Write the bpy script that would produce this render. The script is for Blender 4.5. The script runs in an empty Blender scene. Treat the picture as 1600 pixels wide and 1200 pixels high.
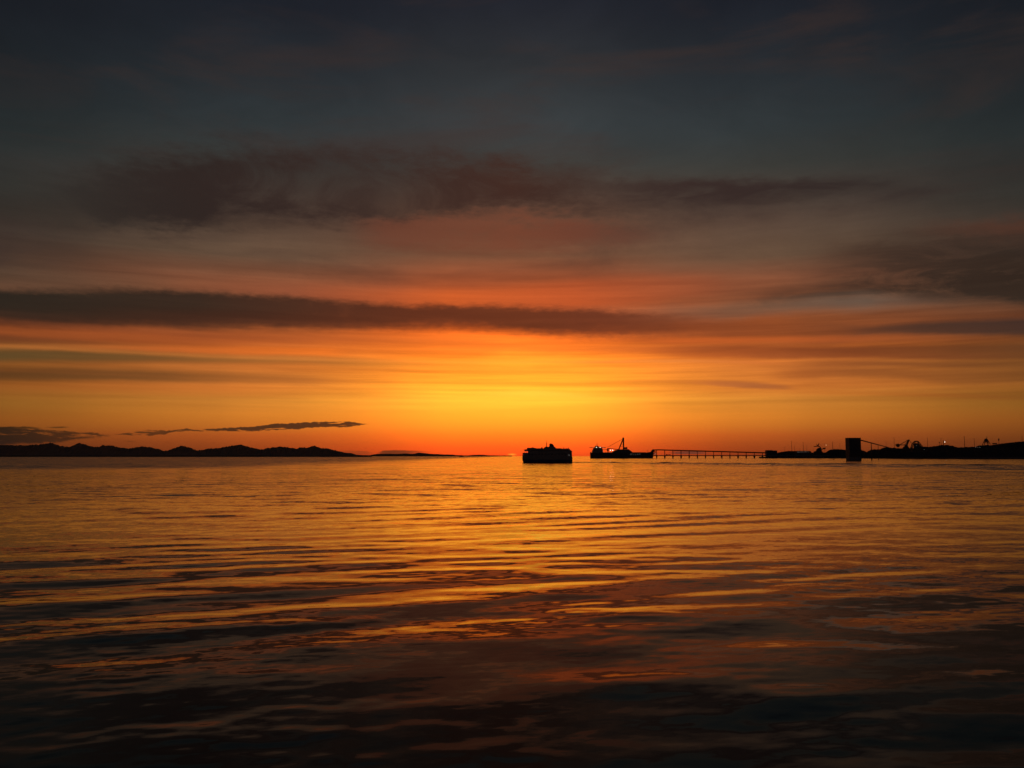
import bpy, bmesh, math, random
import numpy as np
from mathutils import Vector

R = math.radians
random.seed(7)
C = bpy.context.scene.collection
S = bpy.context.scene

# ------------------------------------------------------------------ camera
HAZE = 6.0e-6                   # density of the evening air per metre
F = 1288.0                      # focal length in pixels of the 1600 px wide photograph
CAM_H = 12.0                    # eye height on the upper deck of a boat
HORIZON = 712.3
PITCH = math.atan((HORIZON - 600.0) / F)
cam_d = bpy.data.cameras.new('camera'); cam = bpy.data.objects.new('camera', cam_d); C.objects.link(cam)
cam_d.sensor_width = 36.0; cam_d.lens = 36.0 * F / 1600.0
cam_d.clip_start = 0.5; cam_d.clip_end = 300000.0
cam.location = (0, 0, CAM_H); cam.rotation_euler = (R(90) + PITCH, 0, 0)
S.camera = cam
S.render.resolution_x = 1024; S.render.resolution_y = 768
S.view_settings.view_transform = 'Standard'; S.view_settings.look = 'None'
S.view_settings.exposure = 0.0; S.view_settings.gamma = 1.0; S.view_settings.use_curve_mapping = False
S.render.engine = 'CYCLES'
S.cycles.use_denoising = True
S.cycles.max_bounces = 6; S.cycles.glossy_bounces = 4; S.cycles.diffuse_bounces = 2
S.cycles.sample_clamp_indirect = 4.0

cp, sp = math.cos(PITCH), math.sin(PITCH)
def direction(px, py):
    u, v = (px - 800.0) / F, (600.0 - py) / F
    return Vector((u, cp - v * sp, sp + v * cp))
def azel(px, py):
    d = direction(px, py).normalized()
    return math.degrees(math.atan2(d.x, d.y)), math.degrees(math.asin(d.z))
def W(px, py, depth):            # the place seen at a photograph point, `depth` metres out
    d = direction(px, py); k = depth / d.y
    return Vector((d.x * k, depth, CAM_H + d.z * k))
def X(px, depth): return W(px, HORIZON, depth).x
def Z(py, depth): return W(800, py, depth).z

def lin(c):
    return tuple(((v / 255) / 12.92 if v / 255 <= 0.04045 else ((v / 255 + 0.055) / 1.055) ** 2.4) for v in c)

# ------------------------------------------------------------------ world: a sunset sky
world = bpy.data.worlds.new('World'); S.world = world; world.use_nodes = True
NT = world.node_tree; NT.nodes.clear()

class Ex:                        # small expression wrapper round Math nodes
    def __init__(s, sock, nt): s.s = sock; s.nt = nt
    def _op(s, op, *a, clamp=False):
        n = s.nt.nodes.new('ShaderNodeMath'); n.operation = op; n.use_clamp = clamp
        for i, v in enumerate((s,) + a):
            if isinstance(v, Ex): s.nt.links.new(v.s, n.inputs[i])
            else: n.inputs[i].default_value = v
        return Ex(n.outputs[0], s.nt)
    def __add__(s, o): return s._op('ADD', o)
    __radd__ = __add__
    def __mul__(s, o): return s._op('MULTIPLY', o)
    __rmul__ = __mul__
    def __sub__(s, o): return s._op('SUBTRACT', o)
    def __rsub__(s, o): return (s * -1.0) + o
    def __truediv__(s, o): return s._op('DIVIDE', o)
    def pow(s, o): return s._op('POWER', o)
    def abs(s): return s._op('ABSOLUTE')
    def max(s, o): return s._op('MAXIMUM', o)
    def min(s, o): return s._op('MINIMUM', o)
    def clamp(s): return s._op('ADD', 0.0, clamp=True)
    def step(s, a, b):           # smoothstep from a to b (numbers or Ex)
        n = s.nt.nodes.new('ShaderNodeMapRange'); n.interpolation_type = 'SMOOTHSTEP'
        s.nt.links.new(s.s, n.inputs['Value'])
        for k, v in (('From Min', a), ('From Max', b)):
            if isinstance(v, Ex): s.nt.links.new(v.s, n.inputs[k])
            else: n.inputs[k].default_value = v
        return Ex(n.outputs[0], s.nt)

def val(nt, v):
    n = nt.nodes.new('ShaderNodeValue'); n.outputs[0].default_value = v; return Ex(n.outputs[0], nt)
def vec(nt, x, y, z):
    n = nt.nodes.new('ShaderNodeCombineXYZ')
    for i, v in enumerate((x, y, z)):
        if isinstance(v, Ex): nt.links.new(v.s, n.inputs[i])
        else: n.inputs[i].default_value = v
    return n.outputs[0]
def noise(nt, v, scale, detail=4.0, rough=0.55, dist=0.0):
    n = nt.nodes.new('ShaderNodeTexNoise'); nt.links.new(v, n.inputs['Vector'])
    n.inputs['Scale'].default_value = scale; n.inputs['Detail'].default_value = detail
    n.inputs['Roughness'].default_value = rough; n.inputs['Distortion'].default_value = dist
    return n
def curve(x, pts):               # pts in 0..1
    n = x.nt.nodes.new('ShaderNodeFloatCurve'); m = n.mapping; m.extend = 'HORIZONTAL'; m.use_clip = False
    c = m.curves[0]; pts = sorted(pts)
    while len(c.points) < len(pts): c.points.new(0.5, 0.5)
    for p, q in zip(c.points, pts): p.location = q; p.handle_type = 'AUTO_CLAMPED'
    m.update(); x.nt.links.new(x.s, n.inputs['Value']); return Ex(n.outputs[0], x.nt)
def ramp(x, stops):              # stops: (t, linear rgb)
    n = x.nt.nodes.new('ShaderNodeValToRGB'); cr = n.color_ramp; cr.interpolation = 'LINEAR'
    stops = sorted(stops)
    while len(cr.elements) < len(stops): cr.elements.new(0.5)
    for i, (t, c) in enumerate(stops):
        cr.elements[i].position = min(max(t, 0), 1)
    for i, (t, c) in enumerate(stops):
        cr.elements[i].color = (*c, 1)
    x.nt.links.new(x.s, n.inputs['Fac']); return n.outputs['Color']
def mix(nt, f, a, b, mode='MIX'):
    n = nt.nodes.new('ShaderNodeMix'); n.data_type = 'RGBA'; n.blend_type = mode
    for k, v in ((0, f), (6, a), (7, b)):
        if isinstance(v, Ex): nt.links.new(v.s, n.inputs[k])
        elif hasattr(v, 'is_output'): nt.links.new(v, n.inputs[k])
        elif k == 0: n.inputs[0].default_value = v
        else: n.inputs[k].default_value = (*v, 1)
    return n.outputs[2]

tc = NT.nodes.new('ShaderNodeTexCoord')
sep = NT.nodes.new('ShaderNodeSeparateXYZ'); NT.links.new(tc.outputs['Generated'], sep.inputs[0])
dx, dy, dz = (Ex(sep.outputs[i], NT) for i in range(3))
az = dx._op('ARCTAN2', dy) * (180 / math.pi)
el = dz.min(1.0).max(-1.0)._op('ARCSINE') * (180 / math.pi)
A = ((az + 60.0) / 120.0).clamp()
def an(px, py=HORIZON): return (azel(px, py)[0] + 60) / 120
def T(e): return (max(e, 0) / 60.0) ** 0.6
t_el = (el.max(0.0) / 60.0).pow(0.6)

def glow(y, c):                  # round the sun the red is beyond what the picture can hold
    k = 1 + .85*max(0, 1 - (abs(y-630)/150.0)**1.5)
    return (c[0]*k, c[1]*(1+(k-1)*.12), c[2])
CENTRE = [(0,(33,35,43)),(100,(45,47,50)),(200,(56,61,63)),(260,(62,61,57)),(330,(98,68,52)),(400,(122,78,54)),(435,(165,84,48)),(465,(198,88,38)),
          (500,(225,100,32)),(530,(244,126,34)),(560,(253,158,42)),(600,(255,188,50)),(625,(255,204,60)),(650,(254,180,48)),(680,(254,136,35)),(700,(250,104,30)),(711,(236,88,28))]
SIDE = [(0,(23,26,32)),(100,(28,33,37)),(200,(37,43,44)),(300,(49,48,44)),(380,(64,50,41)),(430,(84,62,47)),(470,(92,60,42)),(510,(115,60,32)),
        (545,(124,74,32)),(600,(136,79,30)),(630,(140,89,32)),(655,(142,80,28)),(690,(112,56,22)),(712,(92,44,20))]
cen = ramp(t_el, [(T(azel(800, y)[1]), glow(y, lin(c))) for y, c in CENTRE] + [(T(45), lin((26,28,37))), (1.0, lin((17,19,27)))])
sid = ramp(t_el, [(T(azel(20, y)[1]), lin(c)) for y, c in SIDE] + [(T(45), lin((20,22,29))), (1.0, lin((16,18,25)))])
MID = [(0,(27,30,38)),(100,(36,41,46)),(200,(48,54,56)),(260,(58,58,54)),(340,(82,64,53)),(400,(100,76,58)),(437,(132,78,52)),(470,(122,72,46)),(505,(140,72,36)),(530,(165,84,38)),
       (545,(196,100,40)),(575,(198,110,46)),(605,(208,116,46)),(625,(206,128,48)),(650,(212,125,42)),(665,(200,112,38)),(680,(184,88,33)),(700,(158,70,26)),(711,(138,56,22))]
mid = ramp(t_el, [(T(azel(400, y)[1]), lin(c)) for y, c in MID] + [(T(45), lin((22,24,32))), (1.0, lin((16,18,26)))])
bak = ramp(t_el, [(0.0, lin((44,36,38))), (T(6), lin((40,38,46))), (T(20), lin((29,31,40))), (T(45), lin((20,22,30))), (1.0, lin((16,18,25)))])
aa = az.abs() / 180.0
wc = curve(aa, [(0,1),(3/180,.96),(6/180,.78),(9/180,.48),(13/180,.20),(17/180,.06),(23/180,0),(1,0)])
wm = curve(aa, [(0,1),(15/180,1),(20/180,.84),(26/180,.45),(31/180,.1),(35/180,0),(1,0)])
wb = curve(aa, [(0,0),(38/180,0),(60/180,.4),(110/180,1),(1,1)])
sky = mix(NT, wc, mix(NT, wm, sid, mid), cen)
sky = mix(NT, wb, sky, bak)

# slow streaky modulation of the whole cloud deck (cirrus seen edge on)
dstr = vec(NT, dx, dy, dz * 14.0)
n1 = noise(NT, dstr, 2.6, 5, .58, .3)
n2 = noise(NT, vec(NT, dx, dy, dz * 5.0), 3.2, 5, .6, .6)
n3 = noise(NT, vec(NT, dx, dy, dz * 40.0), 2.2, 5, .6, .3)
f1, f2, f3 = (Ex(n.outputs['Fac'], NT) for n in (n1, n2, n3))
lowband = el.step(2.0, 6.0) * (1.0 - el.step(14.0, 20.0))
k1 = 1.0 + (f1 - 0.5) * 0.8 * lowband
k3 = 1.0 + (f3 - 0.5) * 1.4 * el.step(2.0, 5.0) * (1.0 - el.step(9.0, 12.5))
kk = k1 * k3
cmb = vec(NT, kk, kk.pow(1.12), kk.pow(1.1))
sky = mix(NT, 1.0, sky, cmb, 'MULTIPLY')

# soft high clouds
up = el.step(9.0, 15.0)
n4 = noise(NT, vec(NT, dx, dy, dz * 2.2), 7.0, 7, .62, .9)
f4 = Ex(n4.outputs['Fac'], NT)
tex = 1.0 + (f4 - .5) * (el.step(8.0, 14.0) * .5)
sky = mix(NT, 1.0, sky, vec(NT, tex, tex, tex), 'MULTIPLY')
wisp = f4.step(.34, .60) * .62 + .38
n5 = noise(NT, vec(NT, dx, dy, dz * 5.0), 11.0, 7, .62, .7)
wisp2 = Ex(n5.outputs['Fac'], NT).step(.36, .58) * .5 + .5
cl = f2.step(.46, .72) * up * 0.45
cloud_hi = ramp(A, [(0,lin((46,38,37))),(.5,lin((66,48,42))),(1,lin((48,40,38)))])
sky = mix(NT, cl, sky, cloud_hi)

w1 = noise(NT, vec(NT, dx, dy, dz * 3.0), 9.0, 5, .6)
w1f = Ex(w1.outputs['Fac'], NT) - 0.5
w2 = noise(NT, vec(NT, dx, dy, dz * 3.0), 60.0, 6, .65)
w2f = Ex(w2.outputs['Fac'], NT) - 0.5

def band(pts, cols, st, sb, warp=1.2, fine=0.0, gap=None, strength=1.0):
    """A cloud bank: (photo x, top y, bottom y, cover). Soft edges st / sb in degrees."""
    global sky
    top, bot, op = [], [], []
    for px, y0, y1, o in pts:
        a, e0 = azel(px, y0); _, e1 = azel(px, y1); a = (a + 60) / 120
        top.append((a, e0 / 40)); bot.append((a, e1 / 40)); op.append((a, o))
    op = [(op[0][0] - .12, op[0][1] * .3)] + op + [(op[-1][0] + .12, op[-1][1] * .3)]
    e = el + w1f * warp + w2f * fine
    a = e.step(curve(A, bot) * 40.0 - sb / 2, curve(A, bot) * 40.0 + sb / 2) * (1.0 - e.step(curve(A, top) * 40.0 - st / 2, curve(A, top) * 40.0 + st / 2))
    a = a * curve(A, op) * strength
    if gap: a = a * gap
    sky = mix(NT, a.clamp(), sky, ramp(A, [(an(px), lin(c)) for px, c in cols]))

# broad dark cloud above, with its reddish underside
band([(-40,285,345,.25),(60,280,348,.35),(130,262,352,.55),(330,240,355,.75),(600,235,345,.70),(800,258,330,.75),(900,275,320,.6),(960,290,318,.45),(1040,300,322,.3)],
     [(100,(42,36,33)),(300,(44,33,30)),(600,(55,38,33)),(800,(64,39,31)),(1000,(54,39,34))], 2.6, 2.6, 5.2, 2.0, wisp, 1.3)
band([(880,300,330,.2),(980,284,325,.55),(1150,280,322,.8),(1300,276,314,.75),(1450,285,308,.5),(1560,296,312,.1)],
     [(900,(60,43,38)),(1150,(52,38,35)),(1500,(44,37,35))], 1.0, 1.8, 2.0, .6, wisp2, 1.2)
band([(520,345,400,0),(620,338,402,.6),(760,340,395,.55),(900,338,388,.7),(1000,345,380,.5),(1080,350,375,0)],
     [(500,(104,60,44)),(800,(118,62,42)),(1100,(92,60,48))], 1.4, 1.8, 3.8, 1.4, wisp, 1.25)
band([(-40,350,425,.7),(40,352,420,.6),(120,365,412,.35),(200,380,410,0)], [(0,(56,42,38)),(200,(70,54,46))], 1.4, 1.4, 2.4, 1.0, wisp)
band([(1330,372,388,0),(1450,354,376,.5),(1640,338,372,.8)], [(1300,(80,56,44)),(1600,(88,48,33))], 1.4, 1.4, 1.8, .8, wisp2, .8)
band([(1180,395,440,0),(1300,380,430,.35),(1420,372,420,.7),(1640,368,420,.8)], [(1200,(84,56,42)),(1400,(60,43,34)),(1600,(48,37,31))], 1.6, 1.6, 1.6, .6, wisp2, 1.3)
# glowing streak over the main bank
band([(180,430,452,.0),(300,435,455,.55),(560,450,472,.7),(700,455,480,.8),(900,440,482,.6),(1080,430,462,.5),(1250,432,450,0)],
     [(200,(118,70,46)),(450,(150,78,50)),(700,(208,92,38)),(900,(196,86,42)),(1150,(140,72,44))], 1.0, .5, .6)
# right hand bank
band([(1040,476,492,.2),(1150,466,486,.5),(1270,446,474,.75),(1400,410,466,.75),(1520,392,470,.8),(1640,385,486,.85)],
     [(1040,(120,70,48)),(1200,(78,52,39)),(1350,(58,41,32)),(1600,(50,36,28))], 2.4, 1.3, 1.4, .45, wisp2, 1.3)
band([(1020,478,505,.5),(1120,474,500,.6),(1280,464,486,.6),(1450,462,476,.35),(1600,464,478,.1)],
     [(1000,(122,82,60)),(1200,(108,82,64)),(1360,(104,92,80)),(1600,(64,52,44))], .9, .9, .8, .15)
# the main dark bank
band([(-60,455,512,.95),(60,452,511,.95),(200,452,510,.95),(300,454,511,.95),(420,463,509,.95),(520,470,509,.95),(600,474,511,.95),(760,479,514,.95),(900,482,524,.95),(1000,490,526,.85),(1080,496,527,.55),(1200,505,526,.25),(1280,510,524,0)],
     [(-40,(37,32,26)),(150,(42,32,25)),(300,(48,34,26)),(450,(68,39,27)),(620,(88,42,25)),(800,(98,46,26)),(950,(106,50,30)),(1100,(112,58,36)),(1250,(130,66,36))], .7, 1.2, .8, .65, f4.step(.24, .46) * .14 + .86)
band([(40,488,512,.2),(200,486,511,.55),(400,490,510,.75),(560,490,512,.6),(700,494,515,.3),(850,500,524,.2),(950,505,524,0)], [(100,(62,36,25)),(400,(76,40,26)),(700,(104,48,26))], .9, .7, .5, .1)
band([(1180,512,545,.2),(1290,506,540,.3),(1365,509,524,.75),(1450,504,525,.88),(1560,500,526,.9),(1640,497,527,.9)],
     [(1180,(128,62,34)),(1350,(88,52,36)),(1450,(66,44,35)),(1600,(56,40,35))], .5, .5, .5, .1)
# thin streaks left
band([(-60,512,535,.7),(150,514,536,.7),(420,520,537,.7),(560,522,536,.55),(720,526,540,.5),(860,535,548,.0)], [(0,(112,56,30)),(300,(136,66,34)),(560,(178,84,34)),(800,(225,110,34))], .8, .6, .4)
band([(-60,540,548,.6),(100,540,548,.7),(300,541,551,.8),(500,544,556,.7),(600,546,556,0)], [(0,(146,90,42)),(250,(194,98,40)),(500,(238,116,36))], .3, .3, .25, strength=1.25)
band([(-60,547,562,.7),(100,547,564,.7),(300,552,567,.65),(480,558,570,.6),(640,564,577,.45),(800,572,582,.25),(950,578,590,.2),(1050,582,592,0)], [(0,(88,68,36)),(250,(112,74,36)),(500,(172,104,44)),(700,(236,138,40)),(900,(252,152,44))], .5, .5, .35, .05, strength=1.3)
band([(-60,574,592,.6),(150,576,596,.6),(330,580,598,.55),(480,586,602,.4),(600,590,606,0)], [(0,(88,55,27)),(250,(110,68,33)),(500,(184,106,44))], .6, .5, .4, .05, strength=1.35)
band([(-60,598,610,.5),(150,598,612,.5),(330,602,614,.5),(480,606,618,0)], [(0,(150,82,32)),(250,(180,96,38)),(500,(226,126,46))], .6, .8, .3)
# thin streaks right
band([(880,538,552,.35),(1000,540,552,.5),(1120,540,556,.6),(1300,542,556,.6),(1450,540,556,.5),(1640,536,552,.5)], [(880,(238,112,36)),(1100,(160,76,34)),(1300,(124,60,30)),(1600,(92,52,30))], .4, .4, .4, .06, strength=1.4)
band([(980,528,536,.2),(1100,528,537,.6),(1250,526,536,.6),(1400,524,534,.4),(1640,528,536,.3)], [(980,(214,98,36)),(1200,(186,88,36)),(1400,(146,72,34)),(1600,(116,62,32))], .35, .35, .4, .06, strength=1.4)
band([(1000,552,560,.0),(1120,552,560,.6),(1300,552,560,.6),(1640,552,562,.5)], [(1000,(214,104,38)),(1200,(158,78,36)),(1400,(130,66,32)),(1600,(100,56,30))], .35, .35, .4, .06, strength=1.4)
band([(1020,562,566,.5),(1120,563,567,.7),(1200,565,569,.5),(1280,566,570,0)], [(1000,(248,142,60)),(1250,(206,108,48))], .25, .25, .15, .04, strength=1.4)
band([(1200,566,576,.1),(1300,564,574,.55),(1420,565,573,.6),(1640,563,575,.4)], [(1200,(170,88,38)),(1350,(120,62,32)),(1600,(100,58,30))], .3, .3, .3)
band([(1180,574,594,.0),(1270,574,590,.45),(1380,576,590,.4),(1500,576,600,.3),(1640,574,596,.3)], [(1200,(176,90,38)),(1350,(130,70,34)),(1600,(100,58,30))], .5, .5, .5, .08, strength=1.4)
band([(1050,594,597,.2),(1110,594,602,.6),(1180,597,606,.8),(1230,601,608,.7),(1262,606,610,0)], [(1050,(218,118,54)),(1180,(166,92,50)),(1260,(176,96,44))], .3, .22, .25, .06)
band([(1180,603,612,0),(1300,611,617,.5),(1450,614,620,.5),(1640,620,627,.3)], [(1200,(216,122,44)),(1450,(160,84,32)),(1640,(120,70,30))], .3, .3, .2)
# bright wisps in the glow
band([(640,612,618,0),(760,612,619,.6),(840,610,620,.8),(920,616,621,.4),(980,617,620,0)], [(600,(255,196,56)),(830,(255,216,66)),(980,(255,190,60))], .3, .35, .2)
band([(720,560,585,0),(800,552,580,.5),(860,556,575,.5),(960,560,575,0)], [(700,(255,168,44)),(830,(255,182,48)),(960,(254,160,46))], .8, .8, .4)
n6 = noise(NT, vec(NT, dx, dy, dz * 22.0), 3.4, 7, .62, .4)
k6 = 1.0 + (Ex(n6.outputs['Fac'], NT) - .5) * .75 * el.step(4.5, 7.0) * (1.0 - el.step(11.5, 15.0))
sky = mix(NT, 1.0, sky, vec(NT, k6, k6.pow(1.1), k6), 'MULTIPLY')
# crisp low clouds over the mountains
g1 = noise(NT, vec(NT, dx, dy, dz * 7.0), 42.0, 6, .62, .5); g1f = Ex(g1.outputs['Fac'], NT)
w3 = noise(NT, vec(NT, dx, dy, dz * 1.6), 130.0, 5, .62)
w2f = Ex(w3.outputs['Fac'], NT) - 0.5
gap = g1f.step(.33, .47)
band([(-80,668,697,.95),(0,667,696,.95),(30,668,693,.92),(60,670,692,.9),(95,673,690,.85),(130,675,685,.9),(150,676,683,.9),(165,678.5,680.5,.8),(180,679,679.6,0)],
     [(0,(36,27,20)),(100,(50,32,20)),(180,(74,42,22))], .10, .22, .25, .36, gap)
band([(-80,665,669,.9),(0,666.5,670,.9),(40,666.5,669.5,.9),(63,668.5,670,.6),(70,669,669.5,0)], [(0,(46,30,18)),(80,(80,48,20))], .08, .08, .1, .12)
band([(78,667.5,668.5,0),(86,666.8,668.8,.9),(100,666.2,668.4,.9),(107,667.4,668.2,0)], [(70,(62,38,18)),(110,(80,48,20))], .07, .07, .05, .06)
band([(182,678.5,679,0),(192,677.5,680,.9),(215,673.5,680,.9),(235,672.5,680,.85),(250,672.5,680,.8),(262,673,677,.9),(290,670,673.5,.9),(310,671.5,673.6,.9),(335,669.5,673.5,.92),(360,668,674,.95),(400,666.5,673.5,.95),(425,663,672,.97),(460,661,670.5,.97),(500,659.6,667.6,.97),(545,658.4,666.6,.97),(558,661,665.5,.95),(572,662.3,663.6,.8),(582,662.6,663.2,0)],
     [(180,(62,38,20)),(330,(64,38,24)),(450,(74,42,26)),(560,(84,44,24))], .06, .08, .05, .30, g1f.step(.34, .44))
band([(198,689,689.4,0),(204,688.8,690.4,.7),(214,689.4,690,0)], [(190,(88,46,22)),(220,(88,46,22))], .05, .05, .03, .05)
# mist banks on the far horizon
band([(480,704,711,0),(545,704.2,711,.5),(572,705,711,.6),(582,708,711,0)], [(480,(120,58,28)),(580,(150,66,30))], .08, .1, .06, .10)
band([(588,709,711.5,0),(597,704.5,711.5,.85),(615,703.6,711.5,.9),(645,704,711.5,.7),(660,704.2,709,.5),(685,707,709,0)], [(590,(98,52,26)),(640,(120,56,28)),(690,(190,74,30))], .07, .1, .05, .08)
band([(1040,705.5,709.5,0),(1062,705,709.5,.8),(1085,704.5,709.5,.8),(1100,706,709,.7),(1115,708,709,0)], [(1040,(92,54,44)),(1110,(110,62,46))], .07, .08, .03, .06)
# the last sliver of the sun
gl = ((az / .34).pow(2.0) + ((el - .10) / .085).pow(2.0)) * -1.0
gl = gl._op('EXPONENT') if False else val(NT, math.e).pow(gl)
sky = mix(NT, 1.0, sky, mix(NT, gl, (0, 0, 0), lin((252, 170, 50))), 'LIGHTEN')

# the clear atmosphere behind it all, the sun just under the horizon
nish = NT.nodes.new('ShaderNodeTexSky'); nish.sky_type = 'NISHITA'; nish.sun_disc = False
nish.sun_elevation = R(-0.5); nish.sun_rotation = R(0.0); nish.altitude = 0.0
scl = mix(NT, 1.0, nish.outputs[0], (.004, .004, .004), 'MULTIPLY')
sky = mix(NT, 1.0, sky, scl, 'ADD')
bg = NT.nodes.new('ShaderNodeBackground'); out = NT.nodes.new('ShaderNodeOutputWorld')
NT.links.new(sky, bg.inputs['Color']); bg.inputs['Strength'].default_value = 1.0
NT.links.new(bg.outputs[0], out.inputs['Surface'])
world.cycles.sampling_method = 'MANUAL'; world.cycles.sample_map_resolution = 1024

# ------------------------------------------------------------------ materials
def material(name, col, rough=.7, metal=0.0, vary=.25, scale=.15, emit=None):
    m = bpy.data.materials.new(name); m.use_nodes = True; nt = m.node_tree
    b = nt.nodes['Principled BSDF']; b.inputs['Roughness'].default_value = rough; b.inputs['Metallic'].default_value = metal
    g = nt.nodes.new('ShaderNodeNewGeometry')
    n = noise(nt, g.outputs['Position'], scale, 5, .6)
    f = Ex(n.outputs['Fac'], nt)
    c0 = tuple(v * (1 - vary) for v in col); c1 = tuple(min(1, v * (1 + vary)) for v in col)
    nt.links.new(mix(nt, f.step(.3, .7), c0, c1), b.inputs['Base Color'])
    if emit:
        b.inputs['Emission Color'].default_value = (*emit[0], 1); b.inputs['Emission Strength'].default_value = emit[1]
    return m
M = dict(
    white=material('white_paint', (.30,.25,.19), .5, 0, .15, .2),
    blue=material('blue_paint', (.03,.05,.12), .5),
    dark=material('dark_hull_paint', (.05,.03,.03), .6, 0, .3, .05),
    red=material('red_lead_paint', (.09,.02,.015), .7),
    steel=material('weathered_steel', (.06,.045,.04), .6, .2, .3, .3),
    rust=material('rusty_steel', (.08,.04,.03), .8),
    concrete=material('concrete', (.16,.15,.14), .9),
    glass=material('dark_glass', (.01,.012,.014), .08, 0, .1),
    cladding=material('dark_cladding', (.06,.06,.06), .7),
    coal=material('coal', (.014,.013,.013), .9, 0, .4, .08),
    rock=material('riprap_rock', (.045,.042,.04), .95, 0, .4, .2),
    forest=material('far_forest', (.035,.042,.03), 1.0, 0, .35, .002),
    orange=material('orange_plastic', (.35,.09,.02), .5),
    letter=material('white_lettering_glow', (.75,.74,.7), .5, 0, .05, emit=((1,.85,.7), .06)),  # letters are no lamps; a faint added emission brightens them
    lamp=material('lamp_white', (.9,.9,.9), .5, 0, .0, emit=((1,.86,.66), 4.0)),
    lampdim=material('lamp_small', (.9,.9,.9), .5, 0, .0, emit=((1,.84,.7), .9)),
    lampo=material('lamp_sodium', (.9,.6,.3), .5, 0, .0, emit=((1,.55,.25), 1.6)),
)

# ------------------------------------------------------------------ mesh helpers
class MB:
    def __init__(s): s.v = []; s.f = []
    def add(s, vs, fs):
        o = len(s.v); s.v += [tuple(p) for p in vs]; s.f += [tuple(i + o for i in f) for f in fs]; return s
    def box(s, lo, hi):
        (a, b, c), (d, e, f) = lo, hi
        return s.add([(a,b,c),(d,b,c),(d,e,c),(a,e,c),(a,b,f),(d,b,f),(d,e,f),(a,e,f)],
                     [(3,2,1,0),(4,5,6,7),(0,1,5,4),(1,2,6,5),(2,3,7,6),(3,0,4,7)])
    def prism(s, prof, y0, y1):       # profile of (x,z) points extruded along y
        n = len(prof)
        a = sum(prof[i][0]*prof[(i+1)%n][1]-prof[(i+1)%n][0]*prof[i][1] for i in range(n))
        if a < 0: prof = prof[::-1]
        vs = [(x, y0, z) for x, z in prof] + [(x, y1, z) for x, z in prof]
        fs = [tuple(range(n)), tuple(range(2*n-1, n-1, -1))] + [((i+1)%n, i, n+i, n+(i+1)%n) for i in range(n)]
        return s.add(vs, fs)
    def tube(s, p, q, r0, r1=None, n=8):
        r1 = r0 if r1 is None else r1; p = Vector(p); q = Vector(q); d = (q - p).normalized()
        u = d.orthogonal().normalized(); w = d.cross(u)
        ring = lambda c, r: [tuple(c + u*r*math.cos(6.28318*i/n) + w*r*math.sin(6.28318*i/n)) for i in range(n)]
        return s.add(ring(p, r0) + ring(q, r1), [tuple(range(n-1, -1, -1)), tuple(range(n, 2*n))] + [(i, (i+1)%n, n+(i+1)%n, n+i) for i in range(n)])
    def beam(s, p, q, w, h):
        p = Vector(p); q = Vector(q); d = (q - p).normalized()
        up = Vector((0,0,1)) if abs(d.z) < .95 else Vector((0,1,0))
        r = d.cross(up).normalized() * w/2; u = r.cross(d).normalized() * h/2
        vs = [p-r-u, p+r-u, p+r+u, p-r+u, q-r-u, q+r-u, q+r+u, q-r+u]
        return s.add(vs, [(3,2,1,0),(4,5,6,7),(0,1,5,4),(1,2,6,5),(2,3,7,6),(3,0,4,7)])
    def disc(s, c, axis, r, th, n=16): c = Vector(c); a = Vector(axis).normalized()*th/2; return s.tube(c-a, c+a, r, r, n)
    def ball(s, c, r, n=8, m=6):
        vs = []; fs = []
        for j in range(m+1):
            t = math.pi*j/m
            for i in range(n): vs.append((c[0]+r*math.sin(t)*math.cos(6.28318*i/n), c[1]+r*math.sin(t)*math.sin(6.28318*i/n), c[2]+r*math.cos(t)))
        for j in range(m):
            for i in range(n): fs.append((j*n+i, (j+1)*n+i, (j+1)*n+(i+1)%n, j*n+(i+1)%n))
        return s.add(vs, fs)
    def build(s, name, mat, parent=None, smooth=False, bevel=0):
        me = bpy.data.meshes.new(name); me.from_pydata(s.v, [], s.f); me.update(); me.materials.append(mat)
        if smooth: me.polygons.foreach_set('use_smooth', [True]*len(me.polygons))
        o = bpy.data.objects.new(name, me); C.objects.link(o)
        if parent is not None: o.parent = parent
        if bevel:
            b = o.modifiers.new('bevel', 'BEVEL'); b.width = bevel; b.segments = 2; b.limit_method = 'ANGLE'
        return o
def thing(name, label, cat, loc, rz=0, group=None):
    o = bpy.data.objects.new(name, None); C.objects.link(o); o.location = loc; o.rotation_euler = (0, 0, rz)
    o['label'] = label; o['category'] = cat
    if group: o['group'] = group
    return o
def tag(o, label, cat, group=None):
    o['label'] = label; o['category'] = cat
    if group: o['group'] = group
    return o
def structure(o): o['kind'] = 'structure'; return o
def copy_part(o, parent, loc, label=None):
    c = o.copy(); C.objects.link(c); c.parent = parent; c.location = loc
    if label: c['label'] = label
    return c

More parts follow.
